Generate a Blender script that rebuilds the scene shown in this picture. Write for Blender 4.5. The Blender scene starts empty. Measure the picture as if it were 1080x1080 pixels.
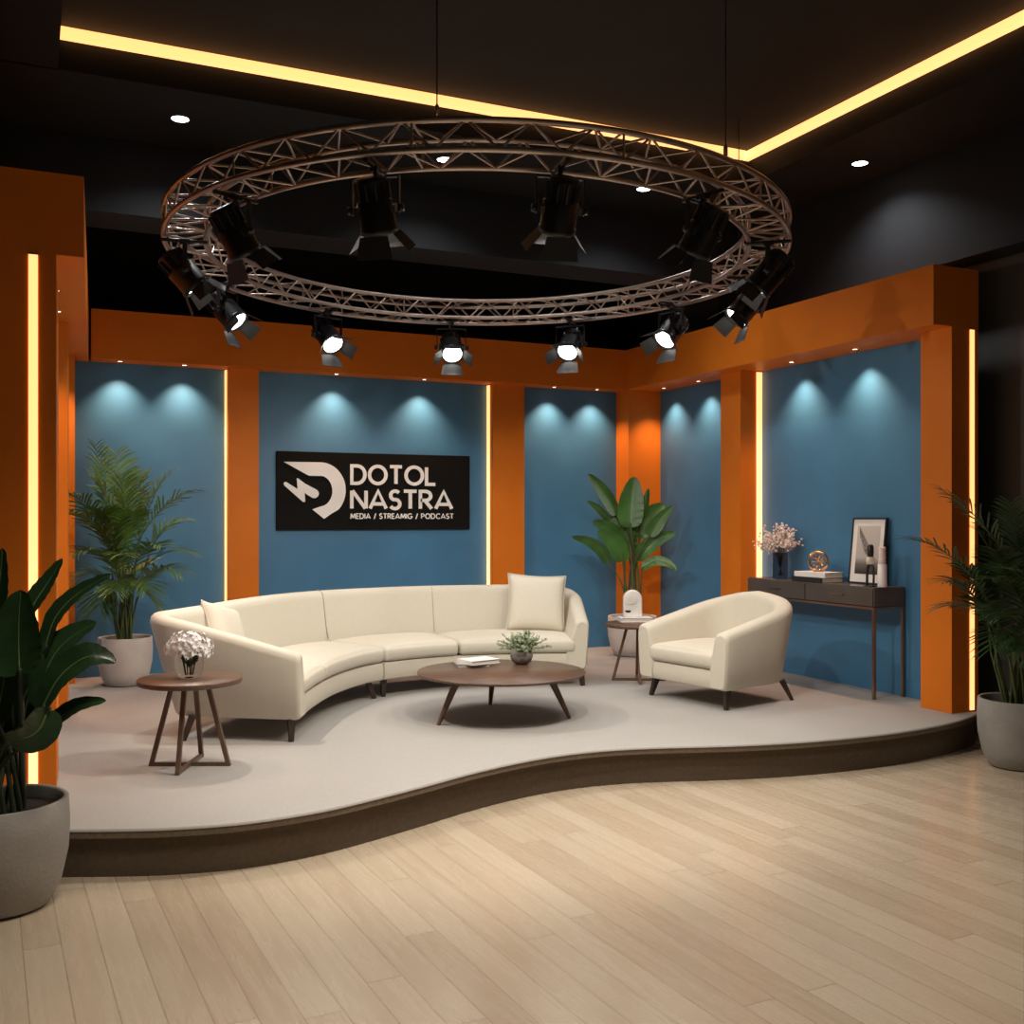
import bpy, math, random
from mathutils import Vector, Matrix, Euler
random.seed(7)
S = bpy.context.scene
C = S.collection
PI = math.pi

# ------------------------------------------------------------------ camera, world, light, exposure
F = 1100.0; TH = math.radians(24.9); HY = 546.0; CZ = 1.74; ZP = 0.24
sn, cs = math.sin(TH), math.cos(TH)
cam = bpy.data.cameras.new('camera'); cam.lens = 36*F/1080; cam.sensor_width = 36
cam.shift_y = (HY-540)/1080; cam.clip_start = .05; cam.clip_end = 100
co = bpy.data.objects.new('camera', cam); C.objects.link(co)
co.location = (0, 0, CZ); co.rotation_euler = (PI/2, 0, -TH)
S.camera = co
S.view_settings.view_transform = 'Standard'; S.view_settings.look = 'None'
S.view_settings.gamma = 1; S.view_settings.use_curve_mapping = False
S.view_settings.exposure = 0.0
w = bpy.data.worlds.new('world'); S.world = w; w.use_nodes = True
w.node_tree.nodes['Background'].inputs[0].default_value = (1.0, .86, .72, 1)
w.node_tree.nodes['Background'].inputs[1].default_value = 0.08

def area_lamp(name, loc, size, energy, col, aim=None, sizey=None, spread=PI):
    l = bpy.data.lights.new(name, 'AREA'); l.energy = energy; l.color = col
    l.size = size
    if sizey: l.shape = 'RECTANGLE'; l.size_y = sizey
    l.spread = spread
    o = bpy.data.objects.new(name, l); C.objects.link(o); o.location = loc
    if aim: o.rotation_euler = (Vector(aim)-Vector(loc)).to_track_quat('-Z', 'Y').to_euler()
    return o
WARM = (1.0, .88, .74)
# unseen soft fill lamps, added below the ceiling to brighten the open floor
area_lamp('floor_fill_lamp', (.9, 3.3, 4.90), 1.0, 43, WARM, (.9, 3.4, 0), 1.0, 1.6)
area_lamp('floor_fill_lamp', (4.2, 3.1, 4.90), 1.0, 22, WARM, (3.9, 3.4, 0), 1.0, 1.5)

def W(px, py, d):                       # point at a given distance along a sight line
    l = (px-540)*d/F
    return Vector((d*sn+l*cs, d*cs-l*sn, CZ+(HY-py)*d/F))
def G(px, py, z):
    return W(px, py, (z-CZ)*F/(HY-py))

# ------------------------------------------------------------------ materials
def new_mat(name):
    m = bpy.data.materials.new(name); m.use_nodes = True
    return m, m.node_tree.nodes, m.node_tree.links, m.node_tree.nodes['Principled BSDF']
def mat(name, col, rough=.6, metal=0, var=.12, scale=6, bump=0, bscale=80, coat=0, stretch=None, spec=None):
    m, n, l, p = new_mat(name)
    p.inputs['Roughness'].default_value = rough; p.inputs['Metallic'].default_value = metal
    if coat: p.inputs['Coat Weight'].default_value = coat
    if spec is not None: p.inputs['Specular IOR Level'].default_value = spec
    tc = n.new('ShaderNodeTexCoord'); mp = n.new('ShaderNodeMapping'); l.new(tc.outputs['Object'], mp.inputs[0])
    if stretch: mp.inputs['Scale'].default_value = stretch
    t = n.new('ShaderNodeTexNoise'); t.inputs['Scale'].default_value = scale; t.inputs['Detail'].default_value = 6
    l.new(mp.outputs[0], t.inputs[0])
    r = n.new('ShaderNodeValToRGB')
    r.color_ramp.elements[0].position = .3; r.color_ramp.elements[1].position = .7
    r.color_ramp.elements[0].color = tuple(c*(1-var) for c in col)+(1,)
    r.color_ramp.elements[1].color = tuple(min(1, c*(1+var)) for c in col)+(1,)
    l.new(t.outputs['Fac'], r.inputs[0]); l.new(r.outputs[0], p.inputs['Base Color'])
    if bump:
        t2 = n.new('ShaderNodeTexNoise'); t2.inputs['Scale'].default_value = bscale; t2.inputs['Detail'].default_value = 3
        l.new(tc.outputs['Object'], t2.inputs[0])
        b = n.new('ShaderNodeBump'); b.inputs['Strength'].default_value = bump; b.inputs['Distance'].default_value = .01
        l.new(t2.outputs['Fac'], b.inputs['Height']); l.new(b.outputs[0], p.inputs['Normal'])
    return m
def emit(name, col, s):
    m, n, l, p = new_mat(name)
    p.inputs['Base Color'].default_value = (.8, .8, .8, 1)
    p.inputs['Emission Color'].default_value = col+(1,); p.inputs['Emission Strength'].default_value = s
    return m
def glass(name, col, rough=.02):
    m, n, l, p = new_mat(name)
    p.inputs['Base Color'].default_value = col+(1,); p.inputs['Transmission Weight'].default_value = 1
    p.inputs['Roughness'].default_value = rough; p.inputs['IOR'].default_value = 1.06
    return m
M = {}
M['orange'] = mat('orange_paint', (.74, .188, .014), .5, var=.05, scale=2, spec=.2)
M['blue'] = mat('blue_paint', (.056, .195, .355), .45, var=.06, scale=3)
M['black'] = mat('black_paint', (.013, .013, .013), .6, var=.15, scale=2, spec=.2)
M['beam'] = mat('charcoal_paint', (.020, .021, .023), .7, var=.1, scale=2, spec=.2)
M['coffer'] = mat('dark_brown_ceiling_paint', (.028, .024, .020), .7, var=.1, scale=2, spec=.2)
M['carpet'] = mat('greige_carpet', (.385, .366, .348), .95, var=.05, scale=90, bump=.35, bscale=350, spec=.1)
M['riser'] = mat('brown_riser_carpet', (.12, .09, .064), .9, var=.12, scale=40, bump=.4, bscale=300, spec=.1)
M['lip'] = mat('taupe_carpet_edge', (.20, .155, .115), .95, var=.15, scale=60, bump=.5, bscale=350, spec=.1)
M['cream'] = mat('cream_boucle', (.63, .58, .485), .9, var=.015, scale=30, bump=.35, bscale=260, spec=.15)
M['seam'] = mat('tan_piping', (.36, .29, .20), .9, var=.05)
M['walnut'] = mat('walnut_wood', (.115, .062, .038), .38, var=.3, scale=5, stretch=(1, 9, 9))
M['walnut2'] = mat('walnut_wood_legs', (.13, .075, .048), .45, var=.25, scale=5, stretch=(8, 8, 1))
M['darkwood'] = mat('dark_stained_wood', (.035, .020, .013), .4, var=.2, scale=8, stretch=(8, 8, 1))
M['concrete'] = mat('grey_concrete', (.33, .31, .29), .8, var=.12, scale=5, bump=.25, bscale=60)
M['whitepot'] = mat('pale_stone', (.56, .51, .47), .8, var=.08, scale=5, bump=.15, bscale=60)
M['soil'] = mat('potting_soil', (.030, .020, .013), .95, var=.5, scale=60, bump=1, bscale=90)
M['truss'] = mat('bronze_tinted_steel', (.50, .39, .33), .33, metal=.85, var=.1)
M['fixture'] = mat('black_fixture_metal', (.012, .012, .012), .35, var=.2)
M['flap'] = mat('black_barn_door_metal', (.025, .025, .027), .5, var=.2)
M['outer'] = mat('dark_studio_wall', (.09, .085, .078), .8, var=.1, scale=2, spec=.2)
M['lens'] = emit('lamp_lens', (1, .96, .88), 9)
M['dl'] = emit('downlight_lens', (1, .97, .95), 14)
M['dls'] = emit('small_downlight_lens', (1, .85, .7), 6)
M['led'] = emit('led_strip', (1.0, .42, .135), 2.0)
M['dltrim'] = mat('downlight_trim', (.30, .10, .04), .5)
M['white'] = mat('white_lettering', (.90, .88, .86), .5, var=.01)
M['signblack'] = mat('sign_black', (.010, .009, .008), .75, var=.1, spec=.08)
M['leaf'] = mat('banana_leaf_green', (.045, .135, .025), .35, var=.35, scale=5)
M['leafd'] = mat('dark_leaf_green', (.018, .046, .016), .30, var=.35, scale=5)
M['vein'] = mat('leaf_midrib', (.10, .17, .05), .5)
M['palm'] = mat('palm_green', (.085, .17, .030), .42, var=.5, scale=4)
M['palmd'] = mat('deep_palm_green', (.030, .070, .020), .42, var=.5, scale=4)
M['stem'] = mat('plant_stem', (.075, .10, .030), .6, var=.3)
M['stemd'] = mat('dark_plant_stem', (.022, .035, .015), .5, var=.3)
M['console'] = mat('smoked_brown_lacquer', (.085, .068, .056), .25, var=.1)
M['bronze'] = mat('bronze_metal', (.40, .26, .18), .3, metal=1, var=.1)
M['gold'] = mat('gold_metal', (.75, .40, .18), .18, metal=1, var=.1)
M['smoke'] = glass('smoked_glass', (.30, .28, .29))
M['glass'] = glass('clear_glass', (.97, .97, .97))
M['petal'] = mat('white_petals', (.80, .76, .74), .8, var=.06, scale=20)
M['dried'] = mat('dried_blossom', (.80, .68, .62), .9, var=.2, scale=20)
M['twig'] = mat('twig', (.20, .13, .09), .9)
M['sage'] = mat('sage_leaves', (.22, .27, .15), .7, var=.35, scale=25)
M['bowl'] = mat('stoneware', (.25, .22, .20), .7, var=.12, scale=14)
M['page'] = mat('paper_pages', (.62, .58, .53), .9, var=.1, scale=30, stretch=(1, 1, 40))
M['cover'] = mat('white_book_cover', (.84, .81, .79), .5, var=.02)
M['greycover'] = mat('grey_book_cover', (.30, .27, .26), .5, var=.05)
M['blackcover'] = mat('black_book_cover', (.012, .012, .012), .5)
M['marble'] = mat('white_marble', (.72, .68, .64), .35, var=.12, scale=9)
M['iron'] = mat('dark_bronze_cast', (.015, .012, .010), .4)
M['candle'] = mat('ivory_wax', (.70, .62, .52), .6, var=.03)

def wood_floor():
    m, n, l, p = new_mat('oak_plank_floor')
    tc = n.new('ShaderNodeTexCoord'); mp = n.new('ShaderNodeMapping'); l.new(tc.outputs['Object'], mp.inputs[0])
    mp.inputs['Rotation'].default_value = (0, 0, math.radians(-2.0))
    sp = n.new('ShaderNodeSeparateXYZ'); l.new(mp.outputs[0], sp.inputs[0])
    def mth(op, a, b=None):
        k = n.new('ShaderNodeMath'); k.operation = op
        for i, v in enumerate((a, b)):
            if v is None: continue
            if isinstance(v, (int, float)): k.inputs[i].default_value = v
            else: l.new(v, k.inputs[i])
        return k.outputs[0]
    PW, PL = .142, 2.5
    xs = mth('DIVIDE', sp.outputs[0], PW); xi = mth('FLOOR', xs); xf = mth('FRACT', xs)
    wn = n.new('ShaderNodeTexWhiteNoise'); wn.noise_dimensions = '1D'; l.new(xi, wn.inputs['W'])
    ys = mth('ADD', mth('DIVIDE', sp.outputs[1], PL), wn.outputs['Value']); yi = mth('FLOOR', ys); yf = mth('FRACT', ys)
    cid = n.new('ShaderNodeCombineXYZ'); l.new(xi, cid.inputs[0]); l.new(yi, cid.inputs[1])
    w2 = n.new('ShaderNodeTexWhiteNoise'); l.new(cid.outputs[0], w2.inputs[0])
    # grain
    g = n.new('ShaderNodeCombineXYZ')
    l.new(mth('MULTIPLY', sp.outputs[0], 26), g.inputs[0])
    l.new(mth('ADD', mth('MULTIPLY', sp.outputs[1], 2.0), mth('MULTIPLY', w2.outputs['Value'], 40)), g.inputs[1])
    ns = n.new('ShaderNodeTexNoise'); ns.inputs['Scale'].default_value = 1.0; ns.inputs['Detail'].default_value = 7
    ns.inputs['Distortion'].default_value = .6; l.new(g.outputs[0], ns.inputs[0])
    big = n.new('ShaderNodeTexNoise'); big.inputs['Scale'].default_value = .7; l.new(g.outputs[0], big.inputs[0])
    fac = mth('ADD', mth('MULTIPLY', w2.outputs['Value'], .40), mth('ADD', mth('MULTIPLY', ns.outputs['Fac'], .45), mth('MULTIPLY', big.outputs['Fac'], .22)))
    r = n.new('ShaderNodeValToRGB'); l.new(fac, r.inputs[0])
    e = r.color_ramp.elements
    e[0].position = .15; e[0].color = (.385, .295, .205, 1)
    e[1].position = .9; e[1].color = (.53, .45, .345, 1)
    x = r.color_ramp.elements.new(.5); x.color = (.465, .38, .28, 1)
    gx = mth('ADD', mth('LESS_THAN', xf, .022), mth('LESS_THAN', yf, .0016))
    gx = mth('MINIMUM', gx, 1)
    mx = n.new('ShaderNodeMixRGB'); l.new(mth('MULTIPLY', gx, .7), mx.inputs[0]); l.new(r.outputs[0], mx.inputs[1]); mx.inputs[2].default_value = (.16, .10, .06, 1)
    l.new(mx.outputs[0], p.inputs['Base Color'])
    rr = mth('ADD', mth('MULTIPLY', ns.outputs['Fac'], .20), .17); l.new(rr, p.inputs['Roughness'])
    p.inputs['Specular IOR Level'].default_value = .4
    b = n.new('ShaderNodeBump'); b.inputs['Strength'].default_value = .12; b.inputs['Distance'].default_value = .004
    l.new(mth('SUBTRACT', ns.outputs['Fac'], mth('MULTIPLY', gx, 1.5)), b.inputs['Height']); l.new(b.outputs[0], p.inputs['Normal'])
    return m
M['floor'] = wood_floor()

# ------------------------------------------------------------------ mesh helpers
class MB:
    def __init__(s): s.v = []; s.f = []; s.sm = []; s.mi = []
    def add(s, vs, fs, smooth=False, mi=0):
        b = len(s.v); s.v += [tuple(v) for v in vs]
        for f in fs: s.f.append([i+b for i in f]); s.sm.append(smooth); s.mi.append(mi)
        return s
    def box(s, x0, x1, y0, y1, z0, z1, M_=None, mi=0):
        vs = [Vector((x, y, z)) for z in (z0, z1) for y in (y0, y1) for x in (x0, x1)]
        if M_: vs = [M_@v for v in vs]
        return s.add(vs, [(0, 2, 3, 1), (4, 5, 7, 6), (0, 1, 5, 4), (2, 6, 7, 3), (0, 4, 6, 2), (1, 3, 7, 5)], False, mi)
    def prism(s, poly, z0, z1, smooth=False, mi=0):
        n = len(poly)
        a = sum(poly[i][0]*poly[(i+1) % n][1]-poly[(i+1) % n][0]*poly[i][1] for i in range(n))
        if a < 0: poly = poly[::-1]
        vs = [(x, y, z0) for x, y in poly]+[(x, y, z1) for x, y in poly]
        s.add(vs, [list(range(n))[::-1], list(range(n, 2*n))], False, mi)
        return s.add(vs, [(i, (i+1) % n, n+(i+1) % n, n+i) for i in range(n)], smooth, mi)
    def tube(s, pts, r, n=8, closed=False, caps=True, smooth=True, mi=0):
        pts = [Vector(p) for p in pts]; N = len(pts)
        rs = r if isinstance(r, (list, tuple)) else [r]*N
        vs = []; up = None
        for i, p in enumerate(pts):
            t = (pts[(i+1) % N]-pts[i-1]) if closed else (pts[min(i+1, N-1)]-pts[max(i-1, 0)])
            t.normalize()
            if up is None:
                up = Vector((0, 0, 1)) if abs(t.z) < .9 else Vector((1, 0, 0))
            a = up-t*up.dot(t)
            if a.length < 1e-5: a = Vector((1, 0, 0))-t*t.x
            a.normalize(); up = a
            b = t.cross(a)
            for k in range(n):
                q = 2*PI*k/n+(PI/4 if n == 4 else 0)
                vs.append(p+(a*math.cos(q)+b*math.sin(q))*rs[i])
        fs = []
        R = N if closed else N-1
        for i in range(R):
            j = (i+1) % N
            for k in range(n): fs.append((i*n+k, j*n+k, j*n+(k+1) % n, i*n+(k+1) % n)[::-1])
        s.add(vs, fs, smooth and n > 4, mi)
        if caps and not closed:
            s.add(vs[:n], [list(range(n))], False, mi); s.add(vs[-n:], [list(range(n))[::-1]], False, mi)
        return s
    def lathe(s, prof, n=40, M_=None, smooth=True, mi=0):
        vs = []
        for r, z in prof:
            for k in range(n): vs.append(Vector((r*math.cos(2*PI*k/n), r*math.sin(2*PI*k/n), z)))
        if M_: vs = [M_@v for v in vs]
        fs = []
        for i in range(len(prof)-1):
            for k in range(n): fs.append((i*n+k, i*n+(k+1) % n, (i+1)*n+(k+1) % n, (i+1)*n+k))
        return s.add(vs, fs, smooth, mi)
    def grid(s, rows, smooth=True, mi=0):
        n = len(rows[0]); vs = [v for r in rows for v in r]
        return s.add(vs, [(i*n+j, i*n+j+1, (i+1)*n+j+1, (i+1)*n+j) for i in range(len(rows)-1) for j in range(n-1)], smooth, mi)
    def build(s, name, m, parent=None, bevel=0, weld=False):
        me = bpy.data.meshes.new(name); me.from_pydata(s.v, [], s.f)
        for p, a, k in zip(me.polygons, s.sm, s.mi): p.use_smooth = a; p.material_index = k
        for q in (m if isinstance(m, (list, tuple)) else [m]): me.materials.append(M[q] if isinstance(q, str) else q)
        me.validate()
        o = bpy.data.objects.new(name, me); C.objects.link(o)
        if parent: o.parent = parent
        if weld or bevel:
            import bmesh
            bm = bmesh.new(); bm.from_mesh(me); bmesh.ops.remove_doubles(bm, verts=bm.verts, dist=1e-5)
            bmesh.ops.recalc_face_normals(bm, faces=bm.faces); bm.to_mesh(me); bm.free()
        if bevel:
            b = o.modifiers.new('bevel', 'BEVEL'); b.width = bevel; b.segments = 2; b.limit_method = 'ANGLE'
        return o
def thing(name, label, cat, loc=(0, 0, 0), rz=0, group=None):
    o = bpy.data.objects.new(name, None); C.objects.link(o); o.empty_display_size = .1
    o.location = loc; o.rotation_euler = (0, 0, rz); o['label'] = label; o['category'] = cat
    if group: o['group'] = group
    return o
def tag(o, label, cat, group=None):
    o['label'] = label; o['category'] = cat
    if group: o['group'] = group
    return o
def struct(o): o['kind'] = 'structure'; return o
def kids(o): return [c for c in list(C.objects) if c.parent == o]
def copy_tree(o, parent=None):
    c = o.copy(); C.objects.link(c)
    if parent: c.parent = parent
    for ch in kids(o): copy_tree(ch, c)
    return c
def rbox(sx, sy, sz, r, n=10):
    """rounded box surface: list of (vertex, unit coords) and faces"""
    vs = []; fs = []; key = {}
    def P(a, b, c):
        k = (round(a, 5), round(b, 5), round(c, 5))
        if k in key: return key[k]
        q = Vector((a*sx, b*sy, c*sz)); i = Vector((max(-sx+r, min(sx-r, q.x)), max(-sy+r, min(sy-r, q.y)), max(-sz+r, min(sz-r, q.z))))
        d = q-i
        if d.length > 0: d = d.normalized()*r
        key[k] = len(vs); vs.append((i+d, (a, b, c))); return key[k]
    def ts(h, m):
        # denser near the edges
        e = r/h; t = [-1+e*x for x in (0, .3, .65, 1)]
        t += [-1+e+(2-2*e)*(i+1)/(m) for i in range(m-1)]
        t += [1-e*x for x in (1, .65, .3, 0)]
        return t
    X, Y, Z = ts(sx, n), ts(sy, n), ts(sz, 2)
    for (A, B, fn) in ((X, Y, lambda a, b: (a, b, 1)), (Y, X, lambda a, b: (b, a, -1)), (Y, Z, lambda a, b: (1, a, b)), (Z, Y, lambda a, b: (-1, b, a)), (Z, X, lambda a, b: (b, 1, a)), (X, Z, lambda a, b: (a, -1, b))):
        for i in range(len(A)-1):
            for j in range(len(B)-1):
                fs.append((P(*fn(A[i], B[j])), P(*fn(A[i+1], B[j])), P(*fn(A[i+1], B[j+1])), P(*fn(A[i], B[j+1]))))
    return vs, fs

# ------------------------------------------------------------------ room shell
XL, XR, YF, YB = -2.6, 6.97, -1.6, 11.3
struct(MB().box(XL, XR, YF, YB, -.1, 0).build('floor', 'floor'))
CXL, CXR, CYB = .18, 5.79, 7.50       # the raised coffer in the ceiling
ce = MB()
ce.box(CXL-.02, CXR+.02, YF, CYB+.02, 4.97, 5.07, mi=1)
ce.box(XL, CXL, YF, CYB+.02, 4.70, 5.07); ce.box(CXR, XR, YF, CYB+.02, 4.70, 5.07); ce.box(XL, XR, CYB, YB, 4.70, 5.07)
struct(ce.build('ceiling', ['black', 'coffer']))
struct(MB().box(XL, XR, YB, YB+.1, 0, 5.07).build('wall_rear', 'black'))
struct(MB().box(XR, XR+.1, YF, YB, 0, 5.07).build('wall_outer_right', 'outer'))
struct(MB().box(XL-.1, XL, YF, YB, 0, 5.07).build('wall_outer_left', 'black'))
struct(MB().box(XL, 6.70, 8.69, 9.20, 4.12, 4.70).build('trim_1', 'beam'))
struct(MB().box(6.70, XR, YF, 9.20, 3.79, 4.70).build('trim_2', 'beam'))

# stage platform
edge = [(-.9, 5.98), (-.5, 5.80), (-.15, 5.60), (.151, 5.455), (.5, 5.31), (.71, 5.25), (.93, 5.215), (1.165, 5.225), (1.421, 5.275), (1.709, 5.38), (2.029, 5.515), (2.389, 5.675), (2.756, 5.80), (3.118, 5.865), (3.461, 5.85), (3.77, 5.775), (4.068, 5.675), (4.387, 5.585), (4.731, 5.52), (5.106, 5.485), (5.542, 5.485), (6.0, 5.545), (6.35, 5.635), (6.65, 5.77), (6.80, 5.90)]
def crom(P, n=6, closed=False):
    out = []
    P = [Vector(p) for p in P]
    for i in range(len(P)-1):
        p0 = P[max(i-1, 0)]; p1 = P[i]; p2 = P[i+1]; p3 = P[min(i+2, len(P)-1)]
        for k in range(n):
            t = k/n
            out.append(.5*((2*p1)+(p2-p0)*t+(2*p0-5*p1+4*p2-p3)*t*t+(3*p1-p0-3*p2+p3)*t**3))
    out.append(P[-1]); return out
ed = [(p.x, p.y) for p in crom(edge, 5)]
def inset(e, k):
    out = []
    for i, (x, y) in enumerate(e):
        a = e[max(i-1, 0)]; b = e[min(i+1, len(e)-1)]
        tx, ty = b[0]-a[0], b[1]-a[1]; L = math.hypot(tx, ty)
        out.append((x-ty/L*k, y+tx/L*k))
    return out
def plat(e): return e+[(6.80, 11.0), (-.9, 11.0)]
t = thing('stage_platform', 'low curved stage platform with pale greige carpet and dark brown riser', 'stage')
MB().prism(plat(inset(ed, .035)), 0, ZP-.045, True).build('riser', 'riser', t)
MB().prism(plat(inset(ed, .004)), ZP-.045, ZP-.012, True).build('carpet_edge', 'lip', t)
cp = MB(); e2 = inset(ed, .0); e3 = inset(ed, .012)
cp.prism(plat(e3), ZP-.012, ZP)
cp.grid([[(x, y, ZP-.012) for x, y in e2], [(x, y, ZP-.004) for x, y in inset(ed, .002)], [(x, y, ZP) for x, y in e3]])
cp.build('carpet', 'carpet', t)

# ------------------------------------------------------------------ orange and blue set
ZB, ZT = 3.205, 3.66
YBP, YBC, YBF = 10.55, 10.40, 10.30     # back: panel, column face, fascia face
XRP, XRC, XRF, XRO = 6.67, 6.41, 6.22, 6.69
YRE, YLE = 5.82, 6.34
SL = .056
def lx(off, y): return off+SL*(y-YLE)    # the left wing splays a little
struct(MB().box(.0, 6.72, YBP, YBP+.05, ZP, ZT-.01).build('wall_back', 'blue'))
struct(MB().box(XRP, XRO, YRE+.05, YBP, ZP, ZT-.01).build('wall_right', 'blue'))
struct(MB().prism([(lx(-.11, YLE+.05), YLE+.05), (lx(-.11, YBP), YBP), (lx(-.16, YBP), YBP), (lx(-.16, YLE+.05), YLE+.05)], ZP, ZB).build('wall_left', 'blue'))
struct(MB().box(lx(.286, YBF)+.02, XRF, YBF, YBP+.06, ZB, ZT).build('trim_3', 'orange'))
struct(MB().box(XRF, XRO+.005, YRE, YBP+.06, ZB, ZT).build('trim_4', 'orange'))
struct(MB().prism([(-.75, YLE), (lx(.286, YLE), YLE), (lx(.286, YBP), YBP+.06), (-.75, YBP+.06)], ZB, ZT).build('trim_5', 'orange'))
cg = 'orange columns of the set'
def column(poly, label):
    tag(MB().prism(poly, ZP, ZB).build('column', 'orange'), label, 'column', cg)
def rect(x0, x1, y0, y1): return [(x0, y0), (x1, y0), (x1, y1), (x0, y1)]
column(rect(1.776, 2.07, YBC, YBP), 'orange column on the back wall, left of the black sign')
column(rect(4.60, 4.978, YBC, YBP), 'orange column on the back wall, right of the black sign')
column(rect(6.24, XRP, 10.27, YBP), 'orange corner column behind the broad leaved plant')
column(rect(XRC, XRP, 8.427, 8.75), 'orange column on the right wall, left of the dried blossom vase')
column(rect(XRC, XRO, YRE, 6.125), 'orange column ending the right wing beside the console table')
column([(-.75, YLE), (lx(.144, YLE), YLE), (lx(.144, YLE+.34), YLE+.34), (-.75, YLE+.34)], 'wide orange column ending the left wing, behind the front left plant')
column([(lx(-.11, 8.5), 8.5), (lx(.15, 8.5), 8.5), (lx(.15, 8.82), 8.82), (lx(-.11, 8.82), 8.82)], 'narrow orange column midway along the left wing')
column([(-.0, 10.2), (.385, 10.2), (.395, YBP), (-.0, YBP)], 'orange corner column at the left end of the back wall')

lg = 'vertical warm led strips'
def strip(x0, x1, y0, y1, label, z0=ZP+.005, z1=ZB-.004, g=lg):
    t = thing('led_strip', label, 'led strip', ((x0+x1)/2, (y0+y1)/2, z0), 0, g)
    hx, hy = (x1-x0)/2, (y1-y0)/2; h = z1-z0
    MB().box(-hx, hx, -hy, hy, .008, h-.008).build('diffuser', 'led', t)
    MB().box(-hx, hx, -hy, hy, 0, .008).build('end_cap', 'dltrim', t); MB().box(-hx, hx, -hy, hy, h-.008, h).build('end_cap', 'dltrim', t)
strip(1.763, 1.775, 10.485, 10.545, 'glowing vertical strip beside the column left of the sign')
strip(4.587, 4.599, 10.485, 10.545, 'glowing vertical strip beside the column right of the sign')
strip(6.605, 6.665, 8.413, 8.426, 'glowing vertical strip on the right wall near the dried blossom vase')
strip(6.600, 6.645, YRE-.006, YRE-.001, 'glowing vertical strip on the end of the right wing')
strip(.003, .050, YLE-.006, YLE-.001, 'glowing vertical strip on the end of the left wing')
# cove strips along the coffer
a = MB().box(CXL+.01, CXR-.075, CYB-.06, CYB-.003, 4.895, 4.962).build('cove_light', 'led')
tag(a, 'long glowing cove strip along the far edge of the ceiling recess', 'led strip', 'ceiling cove strips')
a = MB().box(CXR-.06, CXR-.003, YF+.1, CYB-.003, 4.895, 4.962).build('cove_light', 'led')
tag(a, 'long glowing cove strip along the right edge of the ceiling recess', 'led strip', 'ceiling cove strips')

# ceiling downlights
def lamp(name, kind, energy, col, parent, loc=(0, 0, 0), rot=(0, 0, 0), size=.03, ang=80, blend=.6):
    l = bpy.data.lights.new(name, kind); l.energy = energy; l.color = col
    l.shadow_soft_size = size
    if kind == 'SPOT': l.spot_size = math.radians(ang); l.spot_blend = blend
    o = bpy.data.objects.new(name, l); C.objects.link(o); o.parent = parent; o.location = loc; o.rotation_euler = rot
    return o
dg = 'round downlights in the black ceiling'
def make_dl(label, r, trimmat, lens, en, col, ang, blend, name, cat, group, tilt=0):
    t = thing(name, label, cat, (0, 0, 0), 0, group)
    MB().lathe([(r*.86, .0), (r*.90, -.006), (r*1.06, -.007), (r*1.14, 0)], 28).build('trim_ring', trimmat, t)
    MB().lathe([(.0001, -.003), (r*.86, -.003)], 28).build('lens', lens, t)
    lamp('lamp', 'SPOT', en, col, t, (0, 0, -.02), (tilt, 0, 0), r*.6, ang, blend)
    return t
D0 = make_dl('x', .072, 'fixture', 'dl', 75, (.93, .96, 1), 135, .9, 'ceiling_downlight', 'downlight', dg)
dls = [((190, 125), 'bright ceiling downlight at the far left, above the left of the ring'),
       ((469, 168), 'ceiling downlight seen through the near side of the truss ring, in its middle'),
       ((679, 199), 'ceiling downlight seen just below the near side of the truss ring, right of centre'),
       ((907, 172), 'bright ceiling downlight at the right, above the right wing')]
for i, ((px, py), lb) in enumerate(dls):
    o = D0 if i == 0 else copy_tree(D0)
    p = G(px, py, 4.70); o.location = (p.x, p.y, 4.699); o['label'] = lb
# soffit downlights
D1 = make_dl('x', .028, 'dltrim', 'dls', 66, (1, .62, .40), 98, 1.0, 'soffit_downlight', 'downlight', 'small downlights in the orange soffit', math.radians(2))
sd = [(.78, 10.385, 'left small soffit downlight over the back left blue panel', 'b'),
      (1.36, 10.385, 'right small soffit downlight over the back left blue panel', 'b'),
      (2.85, 10.385, 'left small soffit downlight over the blue panel with the sign', 'b'),
      (3.80, 10.385, 'right small soffit downlight over the blue panel with the sign', 'b'),
      (5.34, 10.385, 'left small soffit downlight over the back right blue panel', 'b'),
      (5.89, 10.385, 'right small soffit downlight over the back right blue panel', 'b'),
      (6.505, 9.95, 'far small soffit downlight over the narrow blue panel of the right wall', 'r'),
      (6.505, 9.28, 'near small soffit downlight over the narrow blue panel of the right wall', 'r'),
      (6.505, 7.78, 'small soffit downlight over the console table, the one above the vase', 'r'),
      (6.505, 6.95, 'small soffit downlight over the console table, the one above the picture', 'r'),
      (.16, 7.32, 'nearest tiny soffit downlight of the left wing', 'l'),
      (.19, 8.05, 'tiny soffit downlight of the left wing, second from the front', 'l'),
      (.22, 9.20, 'tiny soffit downlight of the left wing, third from the front', 'l'),
      (.25, 9.89, 'tiny soffit downlight of the left wing, next to the back wall', 'l')]
for i, (x, y, lb, s_) in enumerate(sd):
    o = D1 if i == 0 else copy_tree(D1)
    o.location = (x, y, ZB-.001); o['label'] = lb; o.rotation_euler = (0, 0, {'b': 0, 'r': -PI/2, 'l': PI/2}[s_])

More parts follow.
